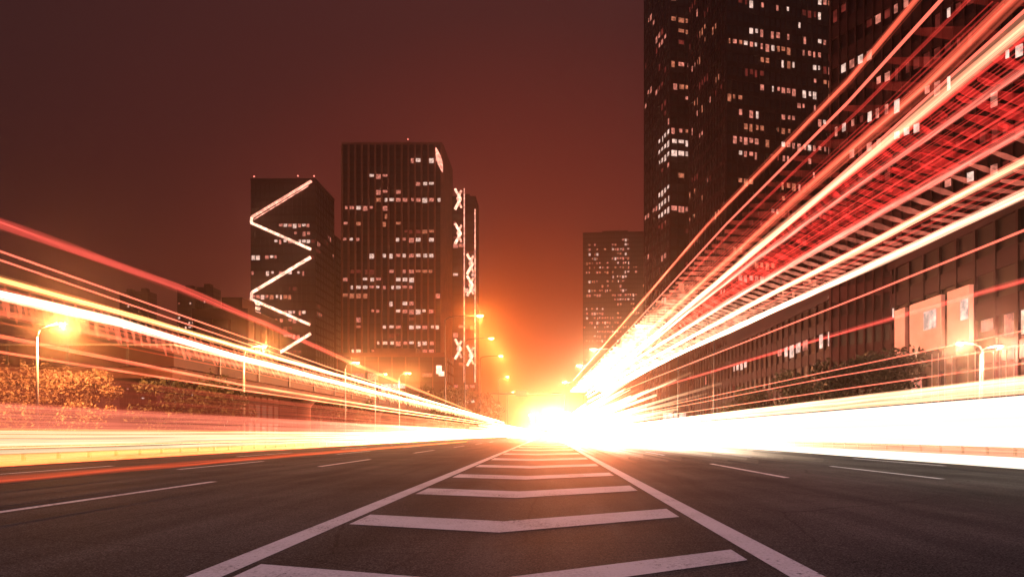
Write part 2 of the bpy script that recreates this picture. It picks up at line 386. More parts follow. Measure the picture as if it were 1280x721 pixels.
# --- left: ribbed tower with its lower wing
DB = 330
cB = at_d(552, VY, DB); hB = at_d(0, 181, DB).z
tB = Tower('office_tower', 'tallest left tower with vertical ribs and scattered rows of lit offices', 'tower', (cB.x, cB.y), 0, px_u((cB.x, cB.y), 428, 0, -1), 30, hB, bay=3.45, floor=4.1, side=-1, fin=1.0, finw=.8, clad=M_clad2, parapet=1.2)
for q in ((464,481,219,226),(516,546,198,207),(516,546,228,238),(424,462,257,261),(485,546,252,257),(457,481,264,268),(431,462,297,306),(495,546,302,306),(462,497,318,323),(500,540,319,322),(480,511,339,341),(429,511,351,356),(429,495,364,367),(488,511,382,385),(455,546,391,396),(464,546,410,417),(470,540,424,427),(476,540,432,435),(440,520,441,443)): tB.lit('u', *q, p=.8)
tB.scatter('u', 30, 8, 33); tB.scatter('v', 18, 4, 33, (1, 3), ('pink', 'dim', 'white'))
tB.finish()
leaf = MB(); ox, oy = tB.C
c0, c1 = at_d(545, 185, DB-1.2), at_d(553.5, 216, DB-1.2)
leaf.tube([Vector((c0.x+(c1.x-c0.x)*k-ox, c0.y-oy-.5, c0.z+(c1.z-c0.z)*k)) for k in (0, .15, .35, .6, .85, 1)], [.15, .7, 1.25, 1.35, .7, .15], 8)
leaf.build('roof_sign', M_ledr, tB.root)
mast(tB, 20, 12, 7, .2); mast(tB, 34, 10, 4, .15, False); roof_plant(tB, [(4, 12, 4, 12, 1.6), (38, 46, 6, 14, 1.2)])
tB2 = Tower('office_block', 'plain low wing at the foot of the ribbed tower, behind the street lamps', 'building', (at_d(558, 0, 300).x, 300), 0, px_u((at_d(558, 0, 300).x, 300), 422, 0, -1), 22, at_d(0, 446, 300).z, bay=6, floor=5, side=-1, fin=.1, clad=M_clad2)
tB2.scatter('u', 8, 1, 5, (1, 2), ('pink', 'orange', 'white')); tB2.finish()
strip(tB2, [at_d(549, 457, 300), at_d(549, 467, 300)], 1.4, M_ledw, 'sign_block'); strip(tB2, [at_d(549, 467, 300), at_d(556, 467, 300)], 1.2, M_ledw, 'sign_block')
tB3 = Tower('office_tower', 'slim tower edged with sparkling light strips beside the ribbed tower', 'tower', (at_d(594, 0, 345).x, 345), 0, px_u((at_d(594, 0, 345).x, 345), 566, 0, -1), 16, at_d(0, 250, 345).z, bay=3, floor=4, side=-1, fin=.1)
tB3.scatter('u', 26, 3, 28, (1, 2), ('pink', 'dim', 'white')); tB3.finish()
for px in (580.5, 594):
    strip(tB3, [at_d(px, 478, 345), at_d(px, 236 if px < 590 else 262, 345)], .32, M_ledr)
for (x, y) in ((572, 237), (572, 280), (587, 318), (587, 345), (572, 424), (587, 432)):
    strip(tB3, [at_d(x-3, y, 345), at_d(x+4, y+12, 345), at_d(x-3, y+25, 345)], .75, M_ledw, 'light_zigzag')
    strip(tB3, [at_d(x+5, y+2, 345), at_d(x, y+12, 345), at_d(x+5, y+23, 345)], .6, M_ledr, 'light_zigzag')
tA2 = Tower('office_tower', 'narrow dark tower with stacked light curls between zigzag and ribbed towers', 'tower', (at_d(420, 0, 340).x, 340), 0, 11, 20, at_d(0, 300, 340).z, bay=2.6, floor=4, side=-1, fin=.05)
tA2.scatter('u', 14, 4, 22, (1, 2)); tA2.finish()
for y in (334, 402):
    strip(tA2, [at_d(417, y, 340), at_d(411, y+2, 340), at_d(411, y+9, 340), at_d(417, y+10, 340), at_d(416, y+17, 340), at_d(410, y+20, 340)], .5, M_ledw, 'light_curl')
# --- far left slabs
for (x0, x1, top, d, lab, sc) in ((222, 244, 362, 430, 'small distant flats with lit windows, nearer the zigzag tower, roof lower', 9), (246, 266, 360, 440, 'small distant flats with few lights, closest to the zigzag tower', 7), (150, 166, 366, 470, 'faint dim distant flats far left, left one of the pair', 3), (168, 185, 365, 480, 'faint dim distant flats far left, right one of the pair', 3)):
    c = at_d(x1, 0, d); t_ = Tower('apartment_block', lab, 'building', (c.x, d), 0, (x1-x0)*d/F, 10, at_d(0, top, d).z, bay=2.4, floor=3.2, side=-1, fin=.05, group='distant flats on the far left', parapet=.6)
    t_.scatter('u', sc*3, 6, int(t_.h/3.2)-3, (1, 1), ('white', 'pink')); t_.finish()
c = at_d(309, 0, 120)
t_ = Tower('office_block', 'dark flat roofed block behind the viaduct on the left', 'building', (c.x, 120), 0, 66*120/F, 14, at_d(0, 399, 120).z, bay=3, floor=3.6, side=-1, fin=.05); t_.scatter('u', 3, 1, 4, (1, 1), ('dim',)); t_.finish()
# --- far centre right block
c = at_d(729, 0, 520)
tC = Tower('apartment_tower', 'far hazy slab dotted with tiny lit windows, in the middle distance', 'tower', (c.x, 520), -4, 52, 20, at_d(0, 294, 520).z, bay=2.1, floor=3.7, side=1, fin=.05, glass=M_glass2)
for q in ((738,748,305,325),(766,785,300,352),(738,760,335,372),(772,792,362,380),(735,756,385,405),(745,775,400,425)): tC.lit('u', *q, p=.6, mats=('pink', 'white', 'orange'))
tC.scatter('u', 70, 10, 40, (1, 3), ('pink', 'orange')); tC.finish()
# --- right: twin dark towers
c2 = at_d(838, 0, 190)
tD2 = Tower('office_tower', 'narrow tall dark tower at left edge of the right skyline', 'tower', (c2.x, 190), 13.4, 16, 20, 150, bay=2.3, floor=3.3, side=1, fin=.12)
for q in ((844,860,16,25),(849,861,28,34),(849,862,38,44),(829,838,16,24),(844,862,78,91),(842,860,100,107),(842,862,176,184),(842,862,186,194),(844,862,157,171)): tD2.lit('u', *q, p=.95, mats=('orange', 'pink'))
tD2.lit('u', 840, 864, 174, 195, p=1, mats=('white',)); tD2.lit('v', 826, 837, 174, 195, p=1, mats=('white',)); tD2.lit('u', 840, 862, 250, 262, 1, ('pink',)); tD2.lit('v', 826, 836, 250, 258, 1, ('white',))
tD2.scatter('u', 40, 8, 40, (1, 3)); tD2.scatter('v', 46, 8, 40, (1, 2), ('dim', 'pink')); tD2.finish()
c3 = at_d(908, 0, 150)
tD = Tower('office_tower', 'broad tall dark tower with many lit offices, right of centre', 'tower', (c3.x, 150), 13.4, 28.5, 19.5, 140, bay=1.4, floor=3.25, side=1, fin=.12, finw=.22)
for q in ((937,958,4,14),(976,994,12,21),(1015,1030,4,12),(1016,1032,19,29),(992,1003,31,39),(937,972,41,49),(978,1003,45,52),(1017,1033,54,60),(935,968,54,64),(978,995,83,93),(1018,1034,82,91),(951,974,105,115),(980,1015,109,120),(998,1017,130,138),(980,1010,144,150),(1018,1034,148,154),(925,955,136,151),(980,1013,180,187),(982,1013,196,202),(923,951,198,205),(1008,1016,213,221),(915,928,50,60)): tD.lit('u', *q, p=.72, mats=('white', 'pink', 'pink'))
tD.scatter('u', 60, 10, 36, (1, 5)); tD.scatter('v', 60, 8, 36, (1, 3), ('dim', 'pink', 'orange')); tD.finish()
# --- right: oblique tower near the frame edge
uE = Vector((-.527, .85)); pE = Vector((44.6, 60)) - uE*34
aE = math.degrees(math.atan2(uE.y, uE.x))                   # front runs from near right to far left
farE = Vector((44.6, 60)) + uE*19.9
tE = Tower('office_tower', 'dark slanting office tower rising off the top right corner', 'tower', (farE.x, farE.y), math.degrees(math.atan2(-uE.y, -uE.x)), 56, 26, 96, bay=1.05, floor=3.5, band=1.7, side=1, fin=.1, finw=.2)
tE.v = (-tE.v[0], -tE.v[1]) if False else tE.v
for q in ((1044,1058,34),(1072,1082,62),(1085,1102,52),(1104,1128,24),(1049,1070,150),(1076,1118,140),(1090,1118,98),(1172,1200,40),(1170,1186,100),(1110,1124,15),(1208,1226,226),(1236,1262,208),(1178,1188,228),(1095,1130,192),(1062,1090,212),(1052,1070,98),(1128,1150,170),(1225,1250,150),(1255,1275,70),(1180,1192,16)):
    tE.row('u', *q, mats=('pink', 'pink', 'white', 'dim'))
tE.scatter('u', 40, 4, 26, (3, 9), ('dim', 'pink', 'dim', 'dim')); tE.finish()
# --- right: long low block along the road
tP = Tower('office_block', 'long dark low block facing the road on the right, behind the lamps', 'building', (38.0, 36), 0, 4.5, 150, 19, bay=2.6, floor=3.9, band=1.5, side=1, fin=.08, finw=.25, parapet=.8, clad=M_clad3, spandrel=M_clad3, glass=M_glass3)
for q in ((1187,1217,344,334),(1237,1276,408,391),(1084,1110,404,398),(1028,1046,422,436),(1028,1046,430,438),(972,980,428,432),(970,990,430,436),(918,934,464,470),(985,996,448,456),(1088,1104,378,370),(950,985,408,414),(1180,1182,400,390),(1060,1066,412,420),(1228,1262,300,285)):
    tP.lit('v', q[0], q[1], min(q[2:]), max(q[2:]), p=.9, mats=('white', 'white', 'pink'))
tP.scatter('v', 26, 0, 3, (1, 2), ('dim', 'pink', 'dim')); tP.finish()
M_panel = surf('pale_panel', (.42, .22, .21), .7, .12, .6)
for (x0, x1, y0, y1) in ((1127, 1140, 378, 428), (1146, 1186, 372, 424), (1194, 1222, 364, 418)):
    b = MB(); ta, z1 = tP.tz('v', x0, y0); tb, z0 = tP.tz('v', x1, y1)
    b.obox((0, 0), tP.u, tP.v, -.75, -.35, min(ta, tb), max(ta, tb), 9.2, 14.2); o = b.build('wall_panel', M_panel, tP.root)
for (x0, x1, y0, y1) in ((1165, 1180, 381, 396), (1212, 1221, 366, 380)):
    b = MB(); ta, z1 = tP.tz('v', x0, y0); tb, z0 = tP.tz('v', x1, y1)
    b.obox((0, 0), tP.u, tP.v, -.85, -.753, min(ta, tb), max(ta, tb), 11.2, 13.0); b.build('lit_window', LIT['white'], tP.root)

# ------------------------------------------------------------------ viaduct on the left
M_via = surf('viaduct_concrete', (.085, .036, .028), .8, .3, .5, .2, 8)
via = tag(empty('viaduct', (-28, 46, 0)), 'concrete viaduct with panelled parapet on the left, behind the lit tree', 'viaduct')
b = MB(); b.box((-60, 0, 5.0), (1.0, 4, 5.75)); b.box((-3, 4.0, 5.0), (1.0, 200, 5.75)); b.build('deck', M_via, via)
b = MB(); b.box((-60, -.25, 5.8), (1.25, 0, 7.3)); b.box((1.0, 0.003, 5.8), (1.25, 200, 7.3)); b.build('parapet', surf('parapet_panel', (.035, .013, .011), .7, .25, .4), via)
for k in range(14): b = MB(); b.box((-58+k*4.3, -.34, 5.83), (-57.85+k*4.3, -.254, 7.25)); b.build('panel_joint', M_dark, via)
for k in range(12): b = MB(); b.box((1.255, 6+k*7, 5.83), (1.34, 6.2+k*7, 7.25)); b.build('panel_joint', M_dark, via)
b = MB(); b.box((-60, -.30, 7.302), (1.3, .06, 7.42)); b.box((.96, .062, 7.302), (1.3, 200, 7.42)); b.build('handrail', M_metal, via)
for (x, y) in ((-45, 2), (-27, 2), (-1, 30), (-1, 62), (-1, 95), (-1, 130), (-1, 165)):
    b = MB(); b.tube([(x, y, -.02), (x, y, 4.2), (x, y, 4.998)], [.8, .8, 1.5], 14); b.build('pier', M_via, via, True)

# ------------------------------------------------------------------ guard rails
M_rail = surf('rail_paint', (.42, .26, .17), .5, .25, 2)
def guard(x, y0, y1, step, hgt, lab):
    r = tag(empty('guard_rail', (x, y0, .13)), lab, 'guard rail')
    b = MB(); b.box((-.03, 0, hgt-.06), (.03, y1-y0, hgt)); b.build('rail', M_rail, r)
    b = MB(); b.box((-.025, 0, hgt*.5-.03), (.025, y1-y0, hgt*.5+.03)); b.build('rail', M_rail, r)
    n = int((y1-y0)/step)
    b0 = MB(); b0.box((-.045, -.045, 0), (.045, .045, hgt+.05)); p0 = b0.build('post', M_dark, r)
    for i in range(1, min(n, 98)):
        p = p0.copy(); COL.objects.link(p); p.parent = r; p.location = (0, i*step, 0)
guard(-17.2, 12, 150, 1.5, .5, 'low railing with dark posts along the left kerb under the trails')
guard(18.4, 14, 160, 1.6, .6, 'low railing with dark posts along the right kerb under the white glare')

# ------------------------------------------------------------------ street lamps
M_lamp = glow('street_lamp_light', (1, .62, .26), s0=30, additive=False)
M_lampn = glow('street_lamp_light_near', (1, .62, .30), s0=30, additive=False)
M_lampr = glow('street_lamp_light_right', (1, .72, .55), s0=20, additive=False)
def lamp(x, y, hgt, arm, label, group, mat, base=.0, r=.10, head=1.0, pm=None, watts=3000, tint=(1, .36, .12)):
    L = tag(empty('street_lamp', (x, y, base)), label, 'street lamp', group)
    b = MB(); b.tube([(0, 0, 0), (0, 0, .5)], [r*2.2, r*1.6], 10); b.build('base', M_dark, L, True)
    b = MB(); b.tube([(0, 0, .45), (0, 0, hgt*.6), (0, 0, hgt-.6)], [r*1.3, r, r*.75], 10); b.build('pole', pm or M_metal, L, True)
    b = MB(); s = 1 if arm > 0 else -1
    b.tube([(0, 0, hgt-.65), (arm*.12, 0, hgt-.2), (arm*.4, 0, hgt), (arm-s*.3, 0, hgt+.12)], r*.6, 8); b.build('arm', pm or M_metal, L, True)
    b = MB(); w = .16*head; l = .42*head
    b.hexa([(arm-l, -w, hgt+.10), (arm+l, -w, hgt+.10), (arm+l, w, hgt+.10), (arm-l, w, hgt+.10), (arm-l*.8, -w*.6, hgt+.24), (arm+l*.6, -w*.6, hgt+.24), (arm+l*.6, w*.6, hgt+.24), (arm-l*.8, w*.6, hgt+.24)])
    hd = b.build('lamp_head', M_dark, L)
    b = MB(); n = 10
    for k in range(n):
        a0, a1 = 2*math.pi*k/n, 2*math.pi*(k+1)/n
        b.poly([(arm+l*.8*math.cos(a0), w*.8*math.sin(a0), hgt+.095), (arm+l*.8*math.cos(a1), w*.8*math.sin(a1), hgt+.095), (arm+l*.45*math.cos(a1), w*.5*math.sin(a1), hgt-.09*head), (arm+l*.45*math.cos(a0), w*.5*math.sin(a0), hgt-.09*head)])
    b.poly([(arm+l*.45*math.cos(2*math.pi*k/n), w*.5*math.sin(2*math.pi*k/n), hgt-.09*head) for k in range(n)][::-1])
    b.build('lens', mat, hd)
    ld = bpy.data.lights.new('bulb', 'POINT'); ld.energy = watts; ld.color = tint; ld.shadow_soft_size = .12*head
    lo = bpy.data.objects.new('bulb', ld); COL.objects.link(lo); lo.parent = hd; lo.location = (arm, 0, hgt-.26*head)
    return L
labs = ['highest and brightest golden lamp of the receding row by the slim lit tower', 'second golden lamp from the top of the receding left row', 'third golden lamp from the top of the receding left row', 'fourth golden lamp of the receding left row, low over the road', 'fifth and lowest golden lamp of the receding left row, in the glare']
for (px, py), lab in zip(((600, 395), (614, 423), (626, 445), (634, 471), (641, 490)), labs):
    p = at_z(px, py, 21); ex = min(-17.5, p.x-2.5); lamp(ex, p.y, 21, p.x-ex, lab, 'golden street lamps receding on the left', M_lamp, r=.13, head=1.7, pm=M_dark, watts=20000, tint=(1, .24, .045))
labs = ['street lamp shining under the left trails, beside the lit tree', 'street lamp shining in front of the zigzag tower', 'small street lamp between zigzag tower and ribbed tower', 'small street lamp left of centre under the ribbed tower', 'small street lamp at right foot of the ribbed tower']
for (px, py), lab in zip(((78, 407), (330, 434), (447, 454), (482, 468), (512, 467)), labs):
    p = at_z(px, py, 7.0 if px < 400 else 9); lamp(p.x-1.4, p.y, 7.0 if px < 400 else 9, 1.4, lab, 'street lamps along the left frontage', M_lampn if px < 100 else M_lamp, watts=15000 if px < 100 else 7000, r=.07, head=.55)
for (px, py, a), lab in zip(((1200, 430, -1.8), (1250, 434, 1.6)), ('left one of two near street lamps by the low block, tall pale pole', 'right one of two near street lamps, by the right edge')):
    p = at_z(px, py, 8); lamp(p.x-a, p.y, 8, a, lab, 'street lamps by the low block on the right', M_lampr, r=.09, head=.8, watts=7000, tint=(1, .5, .3))
labs = ['widest white lamp arm crossing the foot of the red swath', 'second white lamp arm at the foot of the far slab', 'third white lamp arm over the far glare', 'smallest farthest white lamp arm over the glare']
for (px, py), lab in zip(((800, 408), (742, 437), (724, 457), (706, 478)), labs):
    p = at_z(px, py, 13); lamp(18.6, p.y, 13, p.x-18.6, lab, 'street lamps receding on the right', M_lampr, r=.11, head=1.5, pm=M_dark, watts=5000, tint=(1, .55, .3))

# ------------------------------------------------------------------ trees and shrubs
M_bark = surf('bark', (.05, .035, .028), .9, .3, 4, .4, 10)
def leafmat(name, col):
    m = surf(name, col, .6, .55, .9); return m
M_leafl = leafmat('leaves_lamplit', (.13, .085, .05)); M_leafd = leafmat('leaves_dark', (.045, .042, .022))  # lamplight on the left trees is put into their paler, warmer leaf colour
def tree(name, label, cat, loc, w, h, trunk, n, mat, leaf=.16, group=None, seed=1, clumps=22):
    R = random.Random(seed); T = tag(empty(name, loc), label, cat, group)
    b = MB(); b.tube([(0, 0, -.05), (.08, .05, trunk*.5), (-.05, .05, trunk), (.05, 0, trunk+h*.35)], [.06*w+.03, .045*w+.02, .035*w+.02, .02], 8)
    cs = []
    for k in range(clumps):
        a = R.uniform(0, 2*math.pi); zz = R.random(); rad = w/2*math.sqrt(R.random())*(1-.75*abs(zz-.4)**1.3)
        c = Vector((rad*math.cos(a), rad*math.sin(a), trunk*.8+(h-trunk*.8)*(.1+.85*zz))); cs.append((c, R.uniform(.12, .24)*w))
        if k % 2 == 0: b.tube([(0, 0, trunk*R.uniform(.7, 1.1)), tuple(c*.5+Vector((0, 0, trunk*.5))), tuple(c)], [.025*w, .015*w, .008], 5)
    b.build('trunk' if trunk > 1 else 'stem', M_bark, T)
    b = MB()
    for k in range(n):
        c, r = cs[R.randrange(clumps)]
        d = Vector((R.gauss(0, 1), R.gauss(0, 1), R.gauss(0, .8))); d = d.normalized()*r*R.random()**.45
        p = c+d; e1 = Vector((R.gauss(0, 1), R.gauss(0, 1), R.gauss(0, 1))).normalized(); e2 = e1.cross(Vector((R.gauss(0, 1), R.gauss(0, 1), R.gauss(0, 1)))).normalized()
        s = leaf*R.uniform(.6, 1.3); b.poly([p-e1*s, p+e2*s*.5, p+e1*s, p-e2*s*.5])
    b.build('crown' if trunk > 1 else 'foliage', mat, T)
    return T
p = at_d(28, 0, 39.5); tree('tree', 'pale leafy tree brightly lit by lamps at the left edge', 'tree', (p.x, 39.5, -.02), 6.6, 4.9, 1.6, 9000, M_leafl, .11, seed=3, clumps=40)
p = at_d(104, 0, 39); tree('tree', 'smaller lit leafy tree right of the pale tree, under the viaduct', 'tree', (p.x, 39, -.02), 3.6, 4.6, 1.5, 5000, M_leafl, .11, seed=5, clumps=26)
for k, (px, top, d, w, lab) in enumerate(((205, 474, 40, 3.4, 'dark bush under the viaduct, left of the others'), (258, 470, 44, 3.8, 'dark rounded bush under the viaduct with speckled leaves'), (285, 478, 42, 2.8, 'small dark bush by the thin left lamp pole'))):
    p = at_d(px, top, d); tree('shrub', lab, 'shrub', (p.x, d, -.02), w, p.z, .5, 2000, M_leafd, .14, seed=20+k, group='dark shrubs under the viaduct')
for k, (px, top, d, w, lab) in enumerate(((545, 484, 150, 9, 'far street tree left of the slim lit tower foot'), (572, 487, 165, 9, 'far street tree right below the slim lit tower'), (606, 492, 185, 9, 'far street tree beside the golden lamp row'), (440, 480, 95, 6, 'mid distance street tree below the small lamps'), (400, 484, 84, 5, 'mid distance street tree in front of the zigzag tower foot'))):
    p = at_d(px, top, d); tree('tree', lab, 'tree', (p.x, d, -.02), w, p.z, 3, 2200, M_leafd, .35, seed=30+k, group='street trees on the far left')
for k, (px, top, d, w, lab) in enumerate(((1062, 456, 52, 6.5, 'dark tree before the low block, left of the pair'), (1120, 446, 50, 6.8, 'dark tree beside the near lamps, larger of the pair'), (1000, 474, 62, 6, 'dark tree before the low block, farther along the road'), (940, 488, 80, 7, 'dark tree left of the others near the white sign'))):
    p = at_d(px, top, d); tree('tree', lab, 'tree', (p.x, d, .1), w, p.z, 2.2, 4200, M_leafd, .2, seed=40+k, group='dark trees on the right')

# ------------------------------------------------------------------ right frontage: flag poles, lit sign
poles = [(1165, 444, 500), (1173, 443, 500), (1181, 437, 500), (1190, 446, 500), (1210, 442, 500), (1219, 440, 500), (1242, 441, 500), (1250, 440, 500), (1258, 439, 500), (1268, 438, 500)]
M_pole = surf('pale_pole', (.5, .36, .32), .5, .1, 3)
for px, top, bot in poles:
    q = at_d(px, top, 46); b = MB(); b.tube([(0, 0, -.02), (0, 0, q.z*.6), (0, 0, q.z)], [.045, .04, .03], 8)
    o = b.build('pole', M_pole, None, True); o.location = (q.x, 46, .1)
    tag(o, 'slim pale upright pole in the row behind the right street lamps', 'pole', 'slim poles by the low block')
sg = tag(empty('sign_board', (at_d(844, 0, 95).x, 95, 0)), 'white lit shop sign board low beside the glare', 'sign')
b = MB(); b.box((-1.7, 0, 1.9), (1.7, .3, 4.2)); b.build('frame', M_dark, sg)
b = MB(); b.box((-1.6, -.05, 2.0), (-.3, -.003, 4.1)); b.box((-.2, -.05, 2.0), (1.6, -.003, 4.1)); b.build('lit_panel', LIT['white'], sg)
for x in (-1.5, 1.5): b = MB(); b.box((x-.08, .05, -.02), (x+.08, .2, 1.898)); b.build('leg', M_dark, sg)
gt = tag(empty('gantry', (at_d(668, 0, 190).x, 190, 0)), 'dark overhead sign gantry spanning the road in the distance', 'gantry')
b = MB(); b.tube([(-13, 0, 12.9), (9, 0, 12.9)], .22, 8); b.build('beam', M_dark, gt)
for x in (-13, 9): b = MB(); b.tube([(x, 0, 0), (x, 0, 12.66)], [.28, .2], 8); b.build('post', M_dark, gt)
b = MB(); b.box((-5.5, -.40, 12.2), (-2.2, -.24, 13.9)); b.build('sign_panel', M_dark, gt)

# ------------------------------------------------------------------ light trails
def resample(P, n=48):
    """even steps in 1/distance, so that near and far bends both stay smooth"""
    out = []
    for i in range(len(P)-1):
        a, c = P[i], P[i+1]; m = max(2, n//(len(P)-1))
        for k in range(m):
            f = k/m; w = 1/((1-f)/a.y + f/c.y); s = (w-a.y)/(c.y-a.y) if abs(c.y-a.y) > 1e-6 else f
            out.append(a+(c-a)*s)
    out.append(P[-1]); return out
def extend(P, ext):
    d = (P[0]-P[1]).normalized(); return [P[0]+d*ext]+P
RS = random.Random(77)
def soft(b, P, r, shells=None, k=5):
    if shells:
        for s in shells: b.tube(P, r*s, 6)
        return
    for _ in range(26):                                     # a lamp cluster smears into many fine filaments, densest at the core
        dx, dz = RS.gauss(0, .46)*r, RS.gauss(0, .46)*r; w, ph, am = RS.uniform(.5, 1.6), RS.uniform(0, 6.3), RS.uniform(.05, .35)*r
        b.tube([p+Vector((dx, 0, dz+am*math.sin(w*p.y+ph))) for p in P], r*RS.uniform(.10, .34), k)
def trail(label, P, r, mat, group='single light trails', shells=None, ext=1.2, name='light_trail'):
    P = resample(extend(P, ext)); b = MB(); soft(b, P, r, shells)
    return tag(b.build(name, mat, None, True), label, 'light trail', group)
zt = lambda z, *pp: [at_z(x, y, z) for x, y in pp]

cream, white, red, salmon, orange = (1, .56, .30), (1, .86, .66), (1, .055, .035), (1, .16, .10), (1, .27, .08)
T_salmon = glow('trail_salmon', (1, .10, .075), (1, .22, .08), 8, 60, .065, .25, streak=.35, sscale=30)
T_thin = glow('trail_thin', (1, .17, .11), (1, .50, .25), 6, 45, .75, 2.2)
T_orange = glow('trail_orange', (1, .14, .075), (1, .42, .16), 5, 40, .085, .7, streak=.5, sscale=30)
T_fil = glow('trail_filament', (1, .06, .045), (1, .3, .14), 6, 40, .18, .6, streak=.5, sscale=30)
T_cream = glow('trail_cream', (1, .36, .20), (1, .72, .42), 5, 32, .17, 1.5, streak=.5, sscale=30)
T_pinkc = glow('trail_pink', (1, .20, .14), (1, .70, .42), 5, 32, .085, 1.3, streak=.6, sscale=30)
T_white = glow('trail_white', (1, .50, .32), (1, .82, .55), 5, 30, .17, 2.2, streak=.45, sscale=26)
T_gold = glow('trail_gold', (1, .42, .13), (1, .72, .35), 7, 30, .22, 1.0, streak=.6, sscale=26)
T_whitel = glow('trail_white_left', (1, .78, .55), (1, .80, .5), 8, 40, .55, 1.4, streak=.4, sscale=26)
T_mass = glow('headlight_mass', (1, .88, .72), (1, .80, .55), 30, 110, 1.7, 14, additive=False, streak=.2, sscale=8)
T_massl = glow('headlight_mass_left', (1, .72, .42), (1, .74, .40), 20, 70, 1.3, 6, additive=False, streak=.35, sscale=9)
T_massg = glow('headlight_mass_gold', (1, .36, .11), (1, .66, .30), 20, 80, .25, 3.0, streak=.8, sscale=9)
T_faint = glow('trail_faint_red', (1, .13, .07), (1, .36, .14), 20, 90, .03, .35, streak=.7, sscale=7)
T_pinkm = glow('tail_light_mass', (1, .22, .13), (1, .62, .3), 25, 90, .09, .8, streak=.7, sscale=9)
T_low = glow('trail_low_red', (1, .085, .02), (1, .2, .04), 10, 60, .028, .12)
T_creamd = glow('added_band_dull', (1, .42, .22), (1, .7, .4), 25, 70, .10, .8, streak=.7, sscale=9)
T_lowo = glow('added_low_orange', (1, .16, .035), (1, .5, .2), 25, 80, .34, .9, streak=.6, sscale=9)
T_creamb = glow('trail_band_cream', (1, .48, .26), (1, .72, .42), 25, 100, .5, 2.0, streak=.6, sscale=9)

# left
trail('wide translucent salmon trail, highest on the left, crossing the far flats', zt(4.0, (0, 279), (215, 356), (330, 404), (450, 458), (590, 514)), .07, T_salmon)
trail('upper one of two thin red trails under the salmon trail on the left', zt(3.5, (0, 314), (238, 398), (420, 462), (600, 521)), .014, T_thin, shells=(1,))
trail('lower one of two thin red trails under the salmon trail on the left', zt(3.42, (0, 325), (219, 400), (420, 467), (600, 523)), .013, T_thin, shells=(1,))
trail('golden speckled trail just above the broad white trail on the left', zt(3.1, (0, 349), (188, 401), (300, 434), (470, 482), (625, 526)), .045, T_gold)
trail('broad brilliant white trail sweeping along the left side', zt(3.0, (0, 367), (145, 401), (300, 446), (470, 490), (630, 528)), .065, T_whitel)
trail('dull orange trail below the hatched glow on the left', zt(2.2, (0, 420), (300, 480), (480, 509), (620, 530)), .03, T_orange)
trail('faint orange trail nearest the lit tree top on the left', zt(2.0, (0, 440), (300, 487), (480, 513), (620, 532)), .022, T_orange)
trail('low red tail light trail along the left lane just above the asphalt', [Vector((-8.6, 9.5, .28)), Vector((-8.6, 20, .28)), Vector((-8.3, 34, .28)), Vector((-7.6, 60, .28))], .06, T_low, ext=3)
# right
trail('upper orange trail edging the red swath, crossing the dark towers', zt(4.05, (1150, -6), (1060, 101), (885, 280), (778, 405), (716, 476)), .032, T_orange)
trail('thin bright trail just below the orange edge of the red swath', zt(4.0, (1172, 5), (1060, 128), (908, 280), (790, 408), (722, 478)), .0135, T_thin, shells=(1,))
trail('cream trail running to the top right corner through the red swath', zt(3.98, (1280, 34), (1128, 162), (973, 289), (860, 384), (745, 480)), .05, T_cream)
trail('hazy orange trail near the top right corner, above the cream one', zt(4.1, (1280, -12), (1160, 105), (1000, 245), (860, 370), (745, 472)), .06, T_orange)
trail('thin red trail beside the hazy orange one in the top right', zt(4.08, (1240, 50), (1100, 175), (960, 300), (850, 392), (740, 484)), .012, T_thin, shells=(1,))
trail('dull pink trail below the cream corner trail, with rungs hanging from it', zt(3.9, (1280, 86), (1074, 231), (950, 320), (860, 390), (745, 484)), .035, T_pinkc)
trail('broad pink trail at the lower edge of the solid red swath', zt(3.75, (1280, 165), (1100, 266), (913, 376), (800, 446), (740, 488)), .045, T_pinkc)
trail('broad cream trail above the brilliant white one on the right', zt(3.65, (1280, 203), (1100, 299), (930, 386), (800, 456), (735, 496)), .055, T_cream)
trail('brilliant white trail along the bottom of the red swath', zt(3.6, (1280, 243), (1100, 327), (960, 391), (840, 446), (735, 502)), .05, T_white)
trail('thin salmon trail crossing the low block from the right edge', zt(3.0, (1280, 288), (1080, 369), (940, 424), (820, 471), (740, 504)), .0125, T_thin, shells=(1,))
trail('wide dim pink trail crossing the pale wall panels', zt(2.8, (1280, 351), (1124, 395), (1000, 431), (904, 460), (780, 497)), .04, T_salmon)
trail('thin red trail touching the left near street lamp', zt(2.2, (1280, 413), (1040, 463), (880, 497), (760, 522)), .010, T_thin, shells=(1,))
trail('thin red trail just under the right near street lamp', zt(2.1, (1280, 431), (1040, 471), (880, 502), (760, 524)), .010, T_thin, shells=(1,))
trail('thin red trail just above the cream band, lowest of the thin right trails', zt(1.9, (1280, 454), (1040, 488), (880, 512), (760, 529)), .011, T_thin, shells=(1,))
for k in range(3): pass

# the flickering swath of a bus on the right: rails with rungs that recede in perspective
def rungs(b, A, B, y0, y1, step, th, R, jit=.12, miss=.0):
    def at(P, y):
        for i in range(len(P)-1):
            if y <= P[i+1].y or i == len(P)-2:
                f = (y-P[i].y)/(P[i+1].y-P[i].y); return P[i]+(P[i+1]-P[i])*f
    y = y0
    while y < y1:
        if R.random() >= miss:
            p, q = at(A, y), at(B, y+.02); a, c = R.uniform(0, jit), 1-R.uniform(0, jit)
            m0, m1 = p+(q-p)*a, p+(q-p)*c
            b.tube([m0, (m0+m1)/2, m1], [th*.5, th*R.uniform(.8, 1.2), th*.5], 4)
        y += step*R.uniform(.9, 1.1)
Z = lambda z, *pp: zt(z, *pp)
rA = Z(4.0, (1190, -10), (1060, 128), (908, 280), (790, 408), (722, 478))
rB = Z(3.98, (1300, 17), (1128, 162), (973, 289), (860, 384), (745, 480))
